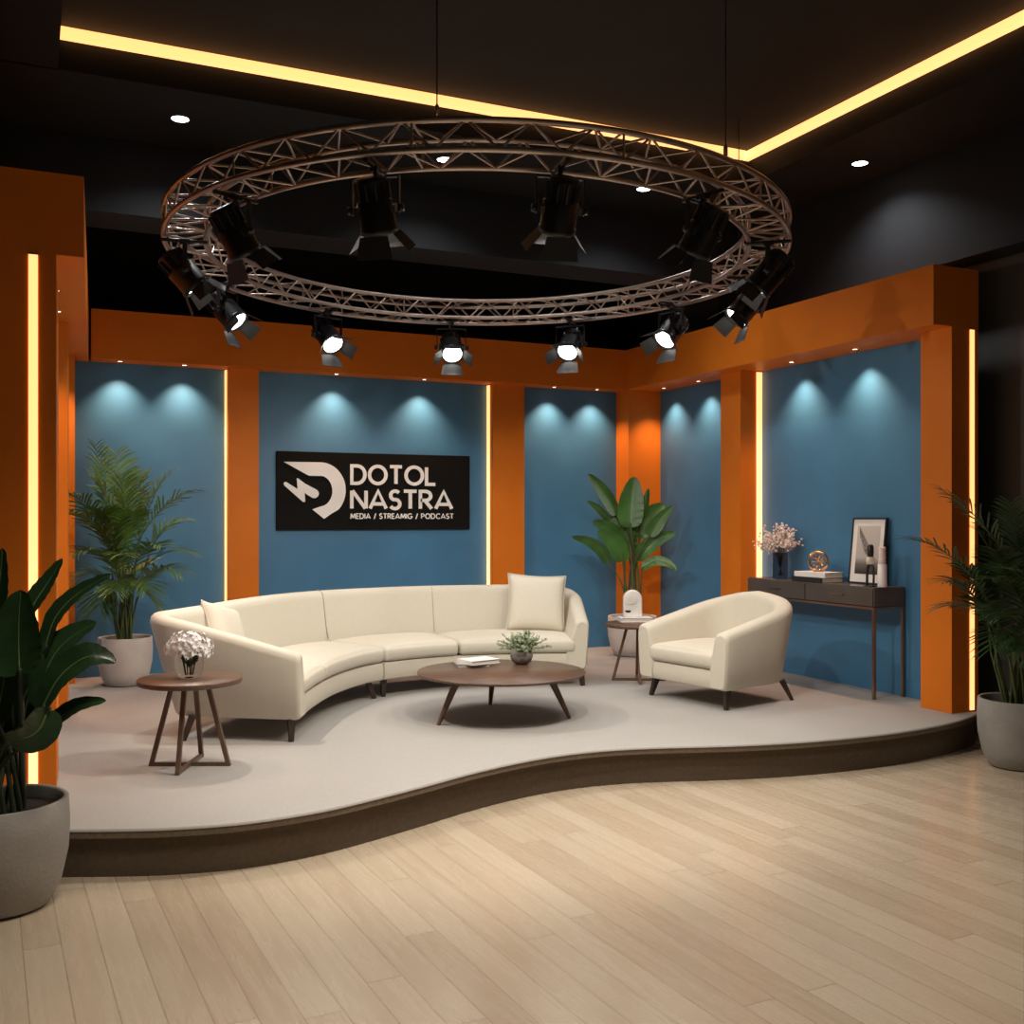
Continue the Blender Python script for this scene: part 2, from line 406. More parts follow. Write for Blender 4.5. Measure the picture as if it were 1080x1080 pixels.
# ------------------------------------------------------------------ truss ring
RD = 7.7; RL = math.tan(math.radians(-1.79))*RD
RC = Vector((RD*sn+RL*cs, RD*cs-RL*sn, 3.807)); TILT = .022
RO, RI, TH_ = 2.213, 1.94, .196
def ring(rho, phi, dz=0):               # phi measured from the sight direction, clockwise
    d = rho*math.cos(phi); l = rho*math.sin(phi)
    return Vector((d*sn+l*cs, d*cs-l*sn, -TILT*d+dz))
tr = thing('truss_ring', 'large round bronze metal truss ring hanging from the ceiling', 'truss', RC)
for rho, dz in ((RO, -.02), (RI, -.02), (RO, -TH_+.02), (RI, -TH_+.02)):
    MB().tube([ring(rho, 2*PI*k/160, dz) for k in range(160)], .0175, 10, closed=True).build('chord', 'truss', tr)
bars = []; NZ = 40
for k in range(NZ):
    a0, a1, a2 = 2*PI*k/NZ, 2*PI*(k+.5)/NZ, 2*PI*(k+1)/NZ
    for rho in (RO, RI):
        bars.append((ring(rho, a0, -.02), ring(rho, a1, -TH_+.02))); bars.append((ring(rho, a1, -TH_+.02), ring(rho, a2, -.02)))
    for dz in (-.02, -TH_+.02):
        bars.append((ring(RO, a0, dz), ring(RI, a1, dz))); bars.append((ring(RI, a1, dz), ring(RO, a2, dz)))
for k in range(12):
    a0 = 2*PI*(k+.25)/12
    for dz in (-.02, -TH_+.02): bars.append((ring(RO, a0, dz), ring(RI, a0, dz)))
    for rho in (RO, RI): bars.append((ring(rho, a0, -.02), ring(rho, a0, -TH_+.02)))
fw = Vector((sn, cs, 0))
bars.sort(key=lambda b: (b[0]+b[1]).dot(fw))
for b in bars[:100]: MB().tube(b, .0075, 6).build('brace', 'truss', tr)
rest = MB()
for b in bars[100:]: rest.tube(b, .0075, 6)
o = rest.build('brace', 'truss', tr); o['kind'] = 'stuff'
cl = []
for ph, lb in ((184, 'thin black cable holding the truss ring, near side, left of centre'), (138, 'thin black cable holding the truss ring, near side, toward the right'), (70, 'thin black cable holding the truss ring, far right side'), (285, 'thin black cable holding the truss ring, far left side')):
    p = RC+ring(RO, math.radians(ph), -.02)
    t = thing('suspension_cable', lb, 'cable', (p.x, p.y, p.z+.018), 0, 'cables holding the truss ring')
    ht = 4.97 if (CXL < p.x < CXR and p.y < CYB) else 4.70
    MB().tube([(0, 0, .03), (0, 0, ht-p.z-.019)], .004, 6).build('wire', 'fixture', t)
    MB().lathe([(.001, 0), (.013, 0), (.013, .05), (.005, .065), (.001, .065)], 10).build('ferrule', 'truss', t)

# stage spotlights: local +X points inwards (towards the ring centre), origin at the clamp under the bottom chord
sg = 'black stage spotlights on the truss ring'
def make_spot():
    t = thing('stage_spotlight', 'x', 'spotlight', (0, 0, 0), 0, sg)
    q = MB(); q.box(-.035, .035, -.02, .02, -.035, .0); q.box(-.012, .012, -.012, .012, -.06, -.03)
    q.tube([(-.15, 0, -.012), (.15, 0, -.012)], .013, 8)
    q.build('clamp', 'fixture', t, bevel=.004)
    y = MB()
    y.box(-.015, .015, -.135, .135, -.068, -.058)
    for s_ in (-1, 1):
        y.box(-.015, .015, s_*.135-.004, s_*.135+.004, -.26, -.058)
    y.build('yoke', 'fixture', t, bevel=.002)
    for s_ in (-1, 1):
        MB().lathe([(.001, 0), (.022, 0), (.022, .02), (.001, .02)], 10, Matrix.Translation((0, s_*.14, -.235))@Matrix.Rotation(-s_*PI/2, 4, 'X')).build('knob', 'fixture', t)
    # head, axis along +X, pivot at origin
    h = MB(); R90 = Matrix.Rotation(PI/2, 4, 'Y')
    h.lathe([(.001, -.17), (.075, -.17), (.085, -.155), (.085, -.05), (.098, -.045), (.098, .09), (.104, .095), (.104, .125), (.094, .125), (.090, .10)], 24, R90)
    for k_ in range(12):
        a = 2*PI*k_/12; h.box(-.15, -.055, -.004, .004, .083, .100, Matrix.Rotation(a, 4, 'X'))
    for sy in (-1, 1): h.box(-.02, .02, sy*.098-.02, sy*.098+.02, -.03, .03)
    hd = h.build('housing', 'fixture', t); hd.location = (0, 0, -.235)
    MB().lathe([(.001, .118), (.045, .114), (.088, .108)], 28, R90).build('lens', 'lens', hd)
    fl = []
    for k_ in range(4):
        Rk = Matrix.Rotation(k_*PI/2, 4, 'X')
        big = k_ % 2 == 0; L_ = .115 if big else .095; w0 = .080 if big else .060; w1 = .105 if big else .068
        sp = .045 if big else .075
        vs = []
        for off in (0, .003):
            vs += [(.125, -w0, .098+off), (.125, w0, .098+off), (.125+L_, w1, .098+sp+off), (.125+L_, -w1, .098+sp+off)]
        vs = [Rk@Vector(v) for v in vs]
        MB().add(vs, [(0, 1, 2, 3), (7, 6, 5, 4), (0, 4, 5, 1), (1, 5, 6, 2), (2, 6, 7, 3), (3, 7, 4, 0)]).build('barn_door', 'flap', hd)
    lamp('lamp', 'SPOT', 17, (1, .92, .80), hd, (.15, 0, 0), (0, -PI/2, 0), .06, 116, .40)
    return t
SP = make_spot()
spots = [(351, 42, 'lit spotlight on the far side of the ring, straight above the sofa middle'),
         (22, 42, 'lit spotlight on the far side of the ring, above the right sofa cushion'),
         (51, 44, 'lit spotlight on the far right of the ring, second from the right end'),
         (80, 48, 'lit spotlight at the right end of the ring, below a dark one'),
         (107, 48, 'dark spotlight at the far right end of the ring, seen from the side'),
         (139, 55, 'dark spotlight hanging on the near right of the ring, beside its opening'),
         (166, 58, 'dark spotlight on the near side of the ring, just right of its centre'),
         (194, 62, 'dark spotlight on the near side of the ring, left of centre'),
         (222, 55, 'dark spotlight on the near left of the ring, inside its opening'),
         (252, 48, 'dark spotlight at the left end of the ring, pointing right'),
         (285, 46, 'lit spotlight at the left of the ring, leftmost of the bright ones'),
         (318, 43, 'lit spotlight on the far side of the ring, second bright one from the left')]
for i, (ph, tl, lb) in enumerate(spots):
    o = SP if i == 0 else copy_tree(SP)
    o['label'] = lb
    p = RC+ring((RO+RI)/2, math.radians(ph), -TH_-.0)
    o.location = p
    d = RC-p; o.rotation_euler = (0, 0, math.atan2(d.y, d.x))
    for ch in kids(o):
        if ch.name.startswith('housing'):
            ch.rotation_euler = (0, math.radians(tl), 0)
            watts = {166: 180, 139: 120, 194: 55, 107: 60, 222: 20, 252: 150, 285: 42}.get(ph)
            if watts:                        # each near fixture is dimmed on its own
                for g_ in kids(ch):
                    if g_.type == 'LIGHT':
                        g_.data = g_.data.copy(); g_.data.energy = watts

# ------------------------------------------------------------------ sign with lettering
SX0, SX1, SZ0, SZ1 = 2.27, 4.37, 1.616, 2.412
sg_ = thing('wall_sign', 'black rectangular sign with white emblem and lettering on the blue wall', 'sign', (SX0, YBP-.045, SZ0))
MB().box(0, SX1-SX0, 0, .04, 0, SZ1-SZ0).build('panel', 'signblack', sg_, bevel=.003)
SWd, SHt = SX1-SX0, SZ1-SZ0
def sxx(x):
    l = (280+x/4.696-540)/F; return (sn+l*cs)/(cs-l*sn)*(YBP-.045)-SX0
def su(x, y):                            # place in the sign, from its left and top edge
    top = 55+(x-55)*20/955; bot = 440-(x-55)*2/955
    return (sxx(x), SHt*(1-(y-top)/(bot-top)))
def flat(poly, mb, d=.006):
    n = len(poly)
    a = sum(poly[i][0]*poly[(i+1) % n][1]-poly[(i+1) % n][0]*poly[i][1] for i in range(n))
    if a < 0: poly = poly[::-1]
    vs = [(x, -d, z) for x, z in poly]+[(x, 0, z) for x, z in poly]
    mb.add(vs, [list(range(n)), list(range(2*n-1, n-1, -1))]+[(i, n+i, n+(i+1) % n, (i+1) % n) for i in range(n)])
def carc(cx, cy, rx, ry, a0, a1, n=14): return [(cx+rx*math.cos(math.radians(a0+(a1-a0)*i/n)), cy+ry*math.sin(math.radians(a0+(a1-a0)*i/n))) for i in range(n+1)]
em = MB()
outer = [(90, 108), (280, 110)]+carc(272, 246, 125, 136, -80, 45, 16)+[(330, 358), (290, 386)]
inner = [(232, 340), (265, 328)]+carc(268, 250, 63, 76, 70, -75, 14)+[(215, 176)]
# quads strip between the outer and inner outline so that the concave shape fills cleanly
def strip_fill(A, B, mb):
    n = 40
    def res(P):
        L = [0]
        for i in range(len(P)-1): L.append(L[-1]+math.dist(P[i], P[i+1]))
        out = []
        for k in range(n+1):
            s_ = L[-1]*k/n; i = max(j for j in range(len(P)-1) if L[j] <= s_+1e-9)
            t_ = (s_-L[i])/max(1e-9, L[i+1]-L[i]); out.append((P[i][0]+(P[i+1][0]-P[i][0])*t_, P[i][1]+(P[i+1][1]-P[i][1])*t_))
        return out
    a, b = res(A), res(B)
    for i in range(n):
        q = [su(*a[i]), su(*a[i+1]), su(*b[i+1]), su(*b[i])]
        flat(q, mb)
strip_fill([(90, 108)]+outer[1:], [(90, 108)]+inner[::-1], em)
em.build('emblem', 'white', sg_, weld=False)
bo = MB()
flat([su(*p) for p in [(89, 215), (93, 207), (102, 206), (159, 241), (154, 188), (162, 189), (192, 212), (192, 303), (186, 304), (94, 224)]][:], bo)
flat([su(*p) for p in [(191, 212), (253, 244), (262, 254), (264, 266), (258, 278), (247, 285), (233, 284), (203, 266), (194, 257), (196, 302), (191, 304)]], bo)
bo.build('bolt_emblem', 'white', sg_)
def glyph(ch):
    if ch == 'D': return .78, [[(0, 0), (0, 1), (.30, 1)]+carc(.30, .5, .45, .5, 90, -90, 16)[1:]+[(0, 0)]]
    if ch == 'O': return 1.0, [carc(.5, .5, .47, .5, 0, 360, 28)]
    if ch == 'T': return .68, [[(0, 1), (.68, 1)], [(.34, 1), (.34, 0)]]
    if ch == 'L': return .52, [[(0, 1), (0, 0), (.50, 0)]]
    if ch == 'N': return .78, [[(0, 0), (0, 1)], [(.03, 1), (.73, 0)], [(.76, 0), (.76, 1)]]
    if ch == 'A': return .86, [[(0, 0), (.43, 1), (.86, 0)], [(.16, .26), (.70, .26)]]
    if ch == 'S': return .55, [carc(.28, .75, .24, .25, 35, 250, 12)+carc(.27, .26, .26, .26, 75, -150, 14)]
    if ch == 'R': return .62, [[(0, 0), (0, 1), (.28, 1)]+carc(.28, .74, .27, .26, 90, -90, 12)[1:]+[(0, .48)], [(.24, .48), (.60, 0)]]
    if ch == 'P': return .58, [[(0, 0), (0, 1), (.28, 1)]+carc(.28, .72, .27, .28, 90, -90, 12)[1:]+[(0, .44)]]
    if ch == 'M': return .95, [[(0, 0), (.10, 1)], [(.12, 1), (.47, .12)], [(.47, .12), (.82, 1)], [(.84, 1), (.95, 0)]]
    if ch == 'E': return .50, [[(.50, 1), (0, 1), (0, 0), (.50, 0)], [(0, .5), (.44, .5)]]
    if ch == 'I': return .02, [[(0, 0), (0, 1)]]
    if ch == 'G': return .90, [carc(.47, .5, .46, .5, 45, 345, 22)[:-1]+[(.90, .44), (.55, .44)]]
    if ch == 'C': return .78, [carc(.47, .5, .46, .5, 48, 312, 22)]
    if ch == '/': return .36, [[(0, -.08), (.36, 1.05)]]
    return .30, []
def ribbon(P, wd, mb, fx, dep=.006):
    closed = math.dist(P[0], P[-1]) < 1e-6
    if closed: P = P[:-1]
    n = len(P); A = []; B = []
    for i in range(n):
        p = P[i]; a = P[i-1] if (i > 0 or closed) else None; b = P[(i+1) % n] if (i < n-1 or closed) else None
        def nr(u, v):
            dx, dy = v[0]-u[0], v[1]-u[1]; L = math.hypot(dx, dy); return (-dy/L, dx/L)
        if a and b:
            n1, n2 = nr(a, p), nr(p, b); mx, my = n1[0]+n2[0], n1[1]+n2[1]; L = math.hypot(mx, my) or 1; mx /= L; my /= L
            k = min(1.35, 1/max(.3, mx*n1[0]+my*n1[1]))
        else:
            mx, my = nr(p, b) if b else nr(a, p); k = 1
        A.append((p[0]+mx*k*wd/2, p[1]+my*k*wd/2)); B.append((p[0]-mx*k*wd/2, p[1]-my*k*wd/2))
    for i in range(n if closed else n-1):
        j = (i+1) % n
        flat([fx(A[i]), fx(A[j]), fx(B[j]), fx(B[i])], mb, dep)
def text(s_, x0, x1, y0, y1, wd, gap, name):
    mb = MB(); tot = 0
    for ch in s_: tot += glyph(ch)[0]+gap
    tot -= gap; pen = 0; H = y1-y0
    # inset by half the stroke so that outer edges hit the box
    for ch in s_:
        gw, st = glyph(ch)
        for si, P in enumerate(st):
            # true stroke width: scale x so that strokes keep their width
            sx = (x1-x0)/tot; sy = H*(1-wd)
            Q = [(p[0]*sx, p[1]*sy) for p in P]
            ribbon(Q, wd*H, mb, lambda q, pen=pen: su_lin(x0+pen*sx+q[0], y1-wd*H/2-q[1]), .006+.0009*si)
        pen += gw+gap
    mb.build(name, 'white', sg_)
def su_lin(x, y):                        # x in crop units, y as share of the height times 376
    return (sxx(x), SHt*(1-y/376))
text('DOTOL', 427, 842, .146*376, .418*376, .165, .20, 'lettering')
text('NASTRA', 427, 922, .468*376, .747*376, .165, .20, 'lettering')
text('MEDIA / STREAMIG / PODCAST', 422, 930, .785*376, .862*376, .17, .26, 'lettering')

# ------------------------------------------------------------------ seating
def shell(path, hts, mb, zb=.15, t=.13, flare=.09, slope=.06, seat=.30):
    """tub shaped arm and back: path = outer line at the top, heights above the floor"""
    n = len(path); rows = []
    for i, p in enumerate(path):
        a = path[max(i-1, 0)]; b = path[min(i+1, n-1)]
        tg = (b-a).normalized(); nr = Vector((tg.y, -tg.x, 0))     # inwards: right of travel
        h = hts[i]; fl = .02+flare*max(0, min(1, (h-.585)/.25))
        pr = [(fl+.02, zb), (fl, zb+.02), (fl*.45, zb+(h-zb)*.5), (.004, h-.06), (.010, h-.025), (.030, h-.006), (.055, h), (t-.05, h), (t-.02, h-.010), (t, h-.035), (t+.006, h-.07), (t+slope*.6, seat+(h-seat)*.4), (t+slope, seat), (t+slope, zb)]
        # soften the two ends
        e = min(i, n-1-i); k = {0: .016, 1: .005, 2: .0}.get(e, 0)
        cz = (zb+h)/2; co_ = (t+fl)/2
        rows.append([Vector((p.x+nr.x*(o+(k if o < co_ else -k)), p.y+nr.y*(o+(k if o < co_ else -k)), z+(k if z < cz else -k))) for o, z in pr])
    for r in rows: r.append(r[0])
    mb.grid(rows)
    m = len(rows[0])-1
    for r, rev in ((rows[0], False), (rows[-1], True)):
        q = list(range(m)); mb.add(r[:m], [q[::-1] if not rev else q], False)
def uvpath(mapf, L_, W_, R, n=24, R0=None, ex=0):
    Q = R0 or R
    pts = [(0, 0), (0, .012), (0, .03)]
    for i in range(1, 8): pts.append((0, .03+(W_+ex-Q-.03)*i/8))
    for i in range(13):
        a = PI+(-PI/2)*i/12; pts.append((Q+Q*math.cos(a), W_+ex*(1-.12*i/12)-Q+Q*math.sin(a)))
    for i in range(1, n*2):
        k_ = i/(n*2); pts.append((Q+(L_-Q-R)*k_, W_+ex*.88*max(0, 1-k_*3.2)**2))
    for i in range(13):
        a = PI/2-(PI/2)*i/12; pts.append((L_-R+R*math.cos(a), W_-R+R*math.sin(a)))
    for i in range(7, 0, -1): pts.append((L_, .03+(W_-R-.03)*i/8))
    pts += [(L_, .03), (L_, .012), (L_, 0)]
    P = [mapf(u, v) for u, v in pts]
    s_ = [0]
    for i in range(1, len(P)): s_.append(s_[-1]+(P[i]-P[i-1]).length)
    return P, s_
def sm(x): x = max(0, min(1, x)); return x*x*(3-2*x)
def cushion(mapf, u0, u1, v0, v1, z0, z1, r, crown, name, m, parent, n=12):
    sx, sy, sz = (u1-u0)/2, (v1-v0)/2, (z1-z0)/2
    vs, fs = rbox(sx, sy, sz, r, n)
    out = []
    for p, (a, b, c) in vs:
        z = p.z+((crown*(1-a**4)*(1-abs(b)**4)) if c > 0 else 0)*max(0, c)
        bulge = .012*(1-c*c) if abs(b) > .98 else 0
        q = mapf((u0+u1)/2+p.x, (v0+v1)/2+p.y+math.copysign(bulge, b)); out.append((q.x, q.y, z+(z0+z1)/2))
    return MB().add(out, fs, True).build(name, m, parent)

# curved sofa --------------------------------------------------
FP = crom([(1.63, 6.86, 0), (1.88, 7.36, 0), (2.20, 7.86, 0), (2.64, 8.27, 0), (3.30, 8.43, 0), (3.95, 8.32, 0), (4.52, 8.10, 0)], 24)
FS = [0]
for i in range(1, len(FP)): FS.append(FS[-1]+(FP[i]-FP[i-1]).length)
LS = FS[-1]
OR = Vector((2.6, 8.2, 0))
def fmap(u, v):
    if u <= 0: p = FP[0]+(FP[1]-FP[0]).normalized()*u; tg = (FP[6]-FP[0])
    elif u >= LS: p = FP[-1]+(FP[-1]-FP[-2]).normalized()*(u-LS); tg = (FP[-1]-FP[-7])
    else:
        i = max(j for j in range(len(FS)-1) if FS[j] <= u); k = (u-FS[i])/(FS[i+1]-FS[i])
        p = FP[i].lerp(FP[i+1], k)
        ia = max(0, i-6); ib = min(len(FP)-1, i+7)
        t1 = FP[min(ib, i+6)]-FP[max(0, i-6)]; t2 = FP[min(len(FP)-1, i+7)]-FP[max(0, i-5)]
        tg = t1.normalized().lerp(t2.normalized(), k)
    tg.normalize()
    q = p+Vector((-tg.y, tg.x, 0))*v-OR
    return Vector((q.x, q.y, 0))
sofa = thing('curved_sofa', 'long curved cream fabric sectional sofa with low tapered arms', 'sofa', (OR.x, OR.y, ZP))
WS = .93
def ufront(px, py, z=ZP+.29):
    p = G(px, py, z); best = min(range(len(FP)), key=lambda i: (FP[i].x-p.x)**2+(FP[i].y-p.y)**2); return FS[best]
U1, U2, U3 = ufront(345, 720), ufront(398.5, 699), ufront(484, 692)
P, ss = uvpath(fmap, LS, WS, .34, 24, .26, .16)
P = [p for p in P]
T = ss[-1]
def arise(x): return min(1, x/.95) if x < .80 else 1-.158*max(0, 1-(x-.80)/.45)**2
hts = [.59+.265*arise(min(s_, T-s_)) for s_ in ss]
b = MB(); shell(P, hts, b, zb=.15, t=.13, flare=.15, slope=.08)
b.build('backrest', 'cream', sofa)
for (ua, ub) in ((.17, U2-.006), (U2+.006, LS-.17)):
    cushion(fmap, ua, ub, .015, WS-.19, .15, .295, .012, 0, 'seat_base', 'cream', sofa, 20)
us = [.125, U1, U2, U3, LS-.125]
for i in range(4):
    cushion(fmap, us[i]+(.006 if i else 0), us[i+1]-(.006 if i < 3 else 0), -.005, WS-.19, .30, .425, .035, .035, 'seat_cushion', 'cream', sofa, 14)
# seams on the inner back
for u in (U1, U2, U3):
    pts = []
    for z, v in ((.44, WS-.205), (.55, WS-.175), (.70, WS-.152), (.79, WS-.136), (.835, WS-.125), (.857, WS-.08), (.861, WS-.05)):
        q = fmap(u, v); pts.append((q.x, q.y, z))
    MB().tube(pts, .0045 if u == U2 else .0025, 6).build('seam', 'seam', sofa)
def leg(x, y, dx, dy, h, parent, m='darkwood', r0=.026, r1=.017):
    MB().tube([(x, y, h), (x+dx, y+dy, 0)], [r0, r1], 4, smooth=False).build('leg', m, parent)
for (u, v, du, dv) in ((.075, .07, 0, 0), (.15, .76, -.06, .04), (U2-.10, .10, .05, -.03), (U2+.05, .08, 0, 0), (U2, .72, 0, .08), (LS-.075, .08, .02, -.01), (LS-.15, .76, .06, .05)):
    a = fmap(u, v); b_ = fmap(u+du, v+dv)
    leg(a.x, a.y, b_.x-a.x, b_.y-a.y, .155, sofa, r0=.034, r1=.022)

def pillow(w_, t_, name, label, loc, rot, grp):
    n = 18; rows = []
    def pt(a, b, s_):
        pin = 1-.07*(1-a*a)-.0; pin2 = 1-.07*(1-b*b)
        th = t_*(max(0, (1-a**6))*max(0, (1-b**6)))**.55*(1-.25*(a*a+b*b)/2)
        return Vector((a*w_/2*pin2, s_*th/2, b*w_/2*pin))
    mb = MB()
    for s_ in (-1, 1):
        rws = [[pt(-1+2*i/n, -1+2*j/n, s_) for j in range(n+1)] for i in range(n+1)]
        if s_ > 0: rws = rws[::-1]
        mb.grid(rws)
    o = thing(name, label, 'cushion', loc, 0, grp); o.rotation_euler = rot
    mb.build('cover', 'cream', o, weld=True)
    q = MB(); q.tube([pt(*(lambda t: (-1+2*t, -1) if t <= 1 else ((1, -1+2*(t-1)) if t <= 2 else ((1-2*(t-2), 1) if t <= 3 else (-1, 1-2*(t-3)))))(k/12), 0) for k in range(48)], .004, 6, closed=True)
    q.build('piping', 'cream', o)
    return o
pg = 'cream throw pillows on the sofa'
# ------------------------------------------------------------------ armchair
fdir = Vector((-.985, -.17, 0)).normalized(); fright = Vector((-fdir.y, fdir.x, 0))   # sitter faces fdir
AC = Vector((4.77, 7.06, 0))            # middle of the front edge
def amap(u, v):                          # u across from the far front corner, v backwards
    q = Vector((0, 0, 0)); return AW((u-.48), v)
side = Vector((-fdir.y, fdir.x, 0))
if (side.y > 0): side = -side            # towards the near side
def AW(a, v):
    q = side*a-fdir*v; return Vector((q.x, q.y, 0))
arm = thing('armchair', 'cream fabric tub armchair with splayed dark legs on the stage', 'armchair', (AC.x, AC.y, ZP))
WA, DA = 1.04, .98
def amap2(u, v): return AW(u-WA/2, v)
# travel so that the inside lies right of travel
Pp, s2 = uvpath(amap2, WA, DA, .36, 8)
c = Pp[len(Pp)//2]; 
tg = Pp[4]-Pp[3]; nr = Vector((tg.y, -tg.x, 0)); inside = (AW(0, .4)-Pp[3]).dot(nr) > 0
if not inside: Pp = Pp[::-1]; s2 = [s2[-1]-x for x in s2[::-1]]
TT = s2[-1]; hA = [.60+.29*(min(x, TT-x)/1.3 if min(x, TT-x) < .9 else 1-.308*max(0, 1-(min(x, TT-x)-.9)/.8)**2) for x in s2]
b = MB(); shell(Pp, hA, b, zb=.16, t=.15, flare=.09, slope=.05)
b.build('backrest', 'cream', arm)
cushion(amap2, .16, WA-.16, .02, DA-.20, .16, .305, .012, 0, 'seat_base', 'cream', arm)
cushion(amap2, .155, WA-.155, .0, DA-.22, .31, .445, .038, .035, 'seat_cushion', 'cream', arm)
for (u, v, du, dv) in ((.12, .12, -.035, -.035), (WA-.12, .12, .02, -.03), (WA-.17, DA-.17, .06, .06), (.17, DA-.17, -.06, .06)):
    a = amap2(u, v); b_ = amap2(u+du, v+dv)
    leg(a.x, a.y, b_.x-a.x, b_.y-a.y, .165, arm, r0=.034, r1=.020)

p = fmap(.78, .42)+OR
pillow(.46, .16, 'throw_pillow', 'cream throw pillow leaning at the left arm of the sofa', tuple(W(238, 668, 7.75)), Euler((math.radians(-24), math.radians(14), math.radians(48))), pg)
p = fmap(LS-.42, .52)+OR
pillow(.55, .17, 'throw_pillow', 'square cream throw pillow leaning at the right end of the sofa', (p.x, p.y, ZP+.70), Euler((math.radians(-16), math.radians(3), math.radians(-22))), pg)

# ------------------------------------------------------------------ tables
ct = thing('coffee_table', 'round low walnut coffee table on three splayed legs', 'coffee table', (3.24, 7.17, ZP))
MB().lathe([(.001, .318), (.57, .318), (.618, .325), (.632, .334), (.635, .340), (.632, .345), (.001, .345)], 72).build('table_top', 'walnut', ct)
for (fx_, fy_) in ((2.688-3.24, 7.059-7.17), (3.368-3.24, 7.671-7.17), (3.668-3.24, 6.878-7.17)):
    MB().tube([(fx_*.70, fy_*.70, .320), (fx_, fy_, 0)], [.030, .015], 10).build('leg', 'walnut2', ct)
MB().lathe([(.001, .296), (.33, .296), (.33, .318), (.001, .318)], 40).build('under_frame', 'walnut2', ct)

def side_table(loc, rz, label):
    t = thing('side_table', label, 'side table', loc, rz, 'round side tables with crossed bases')
    MB().lathe([(.001, .498), (.290, .498), (.303, .502), (.306, .510), (.306, .527), (.303, .532), (.001, .532)], 56).build('table_top', 'walnut', t)
    for k in range(4):
        a = k*PI/2; ca, sa = math.cos(a), math.sin(a)
        MB().tube([(ca*.105, sa*.105, .50), (ca*.235, sa*.235, .0)], .018, 4, smooth=False).build('leg', 'walnut2', t)
    for k in range(2):
        q = MB().box(-.235, .235, -.011, .011, .0+.002*k, .022+.002*k, Matrix.Rotation(k*PI/2, 4, 'Z')); q.build('cross_bar', 'walnut2', t)
    return t
side_table((.889, 6.54, ZP), math.atan2(6.628-6.433, .678-1.099), 'round walnut side table in front of the left sofa arm')
side_table((5.10, 8.22, ZP), math.radians(152), 'round walnut side table between sofa and armchair')

# vase of white flowers on the left table
def fib(n, R, squash=1, zmin=-1):
    out = []
    for i in range(n):
        z = 1-(1-zmin)*(i+.5)/n; r = math.sqrt(1-z*z); a = i*2.39996
        out.append(Vector((r*math.cos(a)*R, r*math.sin(a)*R, z*R*squash)))
    return out
zt = ZP+.532
v = thing('flower_vase', 'clear glass bowl vase of white flowers on the left side table', 'vase', (.885, 6.55, zt))
MB().lathe([(.001, .003), (.055, .003), (.066, .014), (.080, .05), (.086, .09), (.084, .140)], 32).build('glass_bowl', 'glass', v)
q = MB()
for i in range(14):
    a = i*2.4; q.tube([(.02*math.cos(a), .02*math.sin(a), .02), (.035*math.cos(a), .035*math.sin(a), .10), (.06*math.cos(a), .06*math.sin(a), .17)], .003, 5)
for i in range(12):
    a = i*2.1; q.add([(0, 0, .06), (.05*math.cos(a), .05*math.sin(a), .10), (.06*math.cos(a+.4), .06*math.sin(a+.4), .13), (.03*math.cos(a+.7), .03*math.sin(a+.7), .13)], [(0, 1, 2, 3)])
q.build('stems', 'leafd', v)
q = MB()
def blossom(mb, c, r, n=6, rnd=random):
    ax = c.normalized() if c.length > 0 else Vector((0, 0, 1))
    R_ = Vector((0, 0, 1)).rotation_difference(ax).to_matrix()
    for k in range(n):
        a = 2*PI*k/n+rnd.random(); d = Vector((math.cos(a), math.sin(a), 0)); s_ = Vector((-math.sin(a), math.cos(a), 0))
        pts = [Vector((0, 0, 0)), d*r*.5+s_*r*.35+Vector((0, 0, r*.25)), d*r+Vector((0, 0, r*.35)), d*r*.5-s_*r*.35+Vector((0, 0, r*.25))]
        mb.add([R_@x+c0 for x in pts for c0 in [c+CEN]], [(0, 1, 2, 3)])
rnd = random.Random(3)
CEN = Vector((0, 0, .175))
for c in fib(110, .135, .72, -.30):
    c = c*(.72+.40*rnd.random())
    blossom(q, c, .024, 6, rnd); blossom(q, c*.9+Vector((rnd.uniform(-.01, .01), rnd.uniform(-.01, .01), 0)), .018, 5, rnd)
q.build('blossoms', 'petal', v)

# plant and books on the coffee table
zc = ZP+.345
p0 = G(550, 700, zc)
pb = thing('potted_plant', 'small sage green plant in a round stone bowl on the coffee table', 'plant', (p0.x, p0.y, zc))
MB().lathe([(.001, 0), (.045, 0), (.075, .020), (.090, .055), (.088, .085), (.072, .115), (.064, .115), (.070, .095), (.001, .095)], 36).build('pot', 'bowl', pb)
rnd = random.Random(5); q = MB(); qs = MB()
for i in range(85):
    a = rnd.uniform(0, 2*PI); el = rnd.uniform(.15, 1.45); Lg = rnd.uniform(.11, .19)
    d = Vector((math.cos(a)*math.cos(el)*1.15, math.sin(a)*math.cos(el)*1.15, math.sin(el)*.8)); s0 = Vector((d.x*.04, d.y*.04, .10))
    e_ = s0+d*Lg; qs.tube([s0, (s0+e_)/2+Vector((0, 0, .01)), e_], .0016, 4)
    for k in range(9):
        c = s0.lerp(e_, .25+.75*k/8); n_ = Vector((rnd.uniform(-1, 1), rnd.uniform(-1, 1), rnd.uniform(-.2, 1))).normalized()
        t_ = n_.orthogonal().normalized(); L2 = rnd.uniform(.018, .028)
        q.add([c, c+n_*L2*.5+t_*L2*.42, c+n_*L2*1.2, c+n_*L2*.5-t_*L2*.42], [(0, 1, 2, 3)])
q.build('foliage', 'sage', pb); qs.build('stems', 'stem', pb)
def book(name, label, loc, rz, sx, sy, h, cov, grp=None):
    t = thing(name, label, 'book', loc, rz, grp)
    MB().box(-sx/2+.006, sx/2-.006, -sy/2+.006, sy/2-.003, .003, h-.003).build('pages', 'page', t)
    q = MB().box(-sx/2, sx/2, -sy/2, sy/2, 0, .003).box(-sx/2, sx/2, -sy/2, sy/2, h-.003, h).box(-sx/2, -sx/2+.003, -sy/2, sy/2, .003, h-.003)
    q.build('cover', cov, t); return t
bg = 'books on the coffee table'
p1 = G(505, 702, zc)
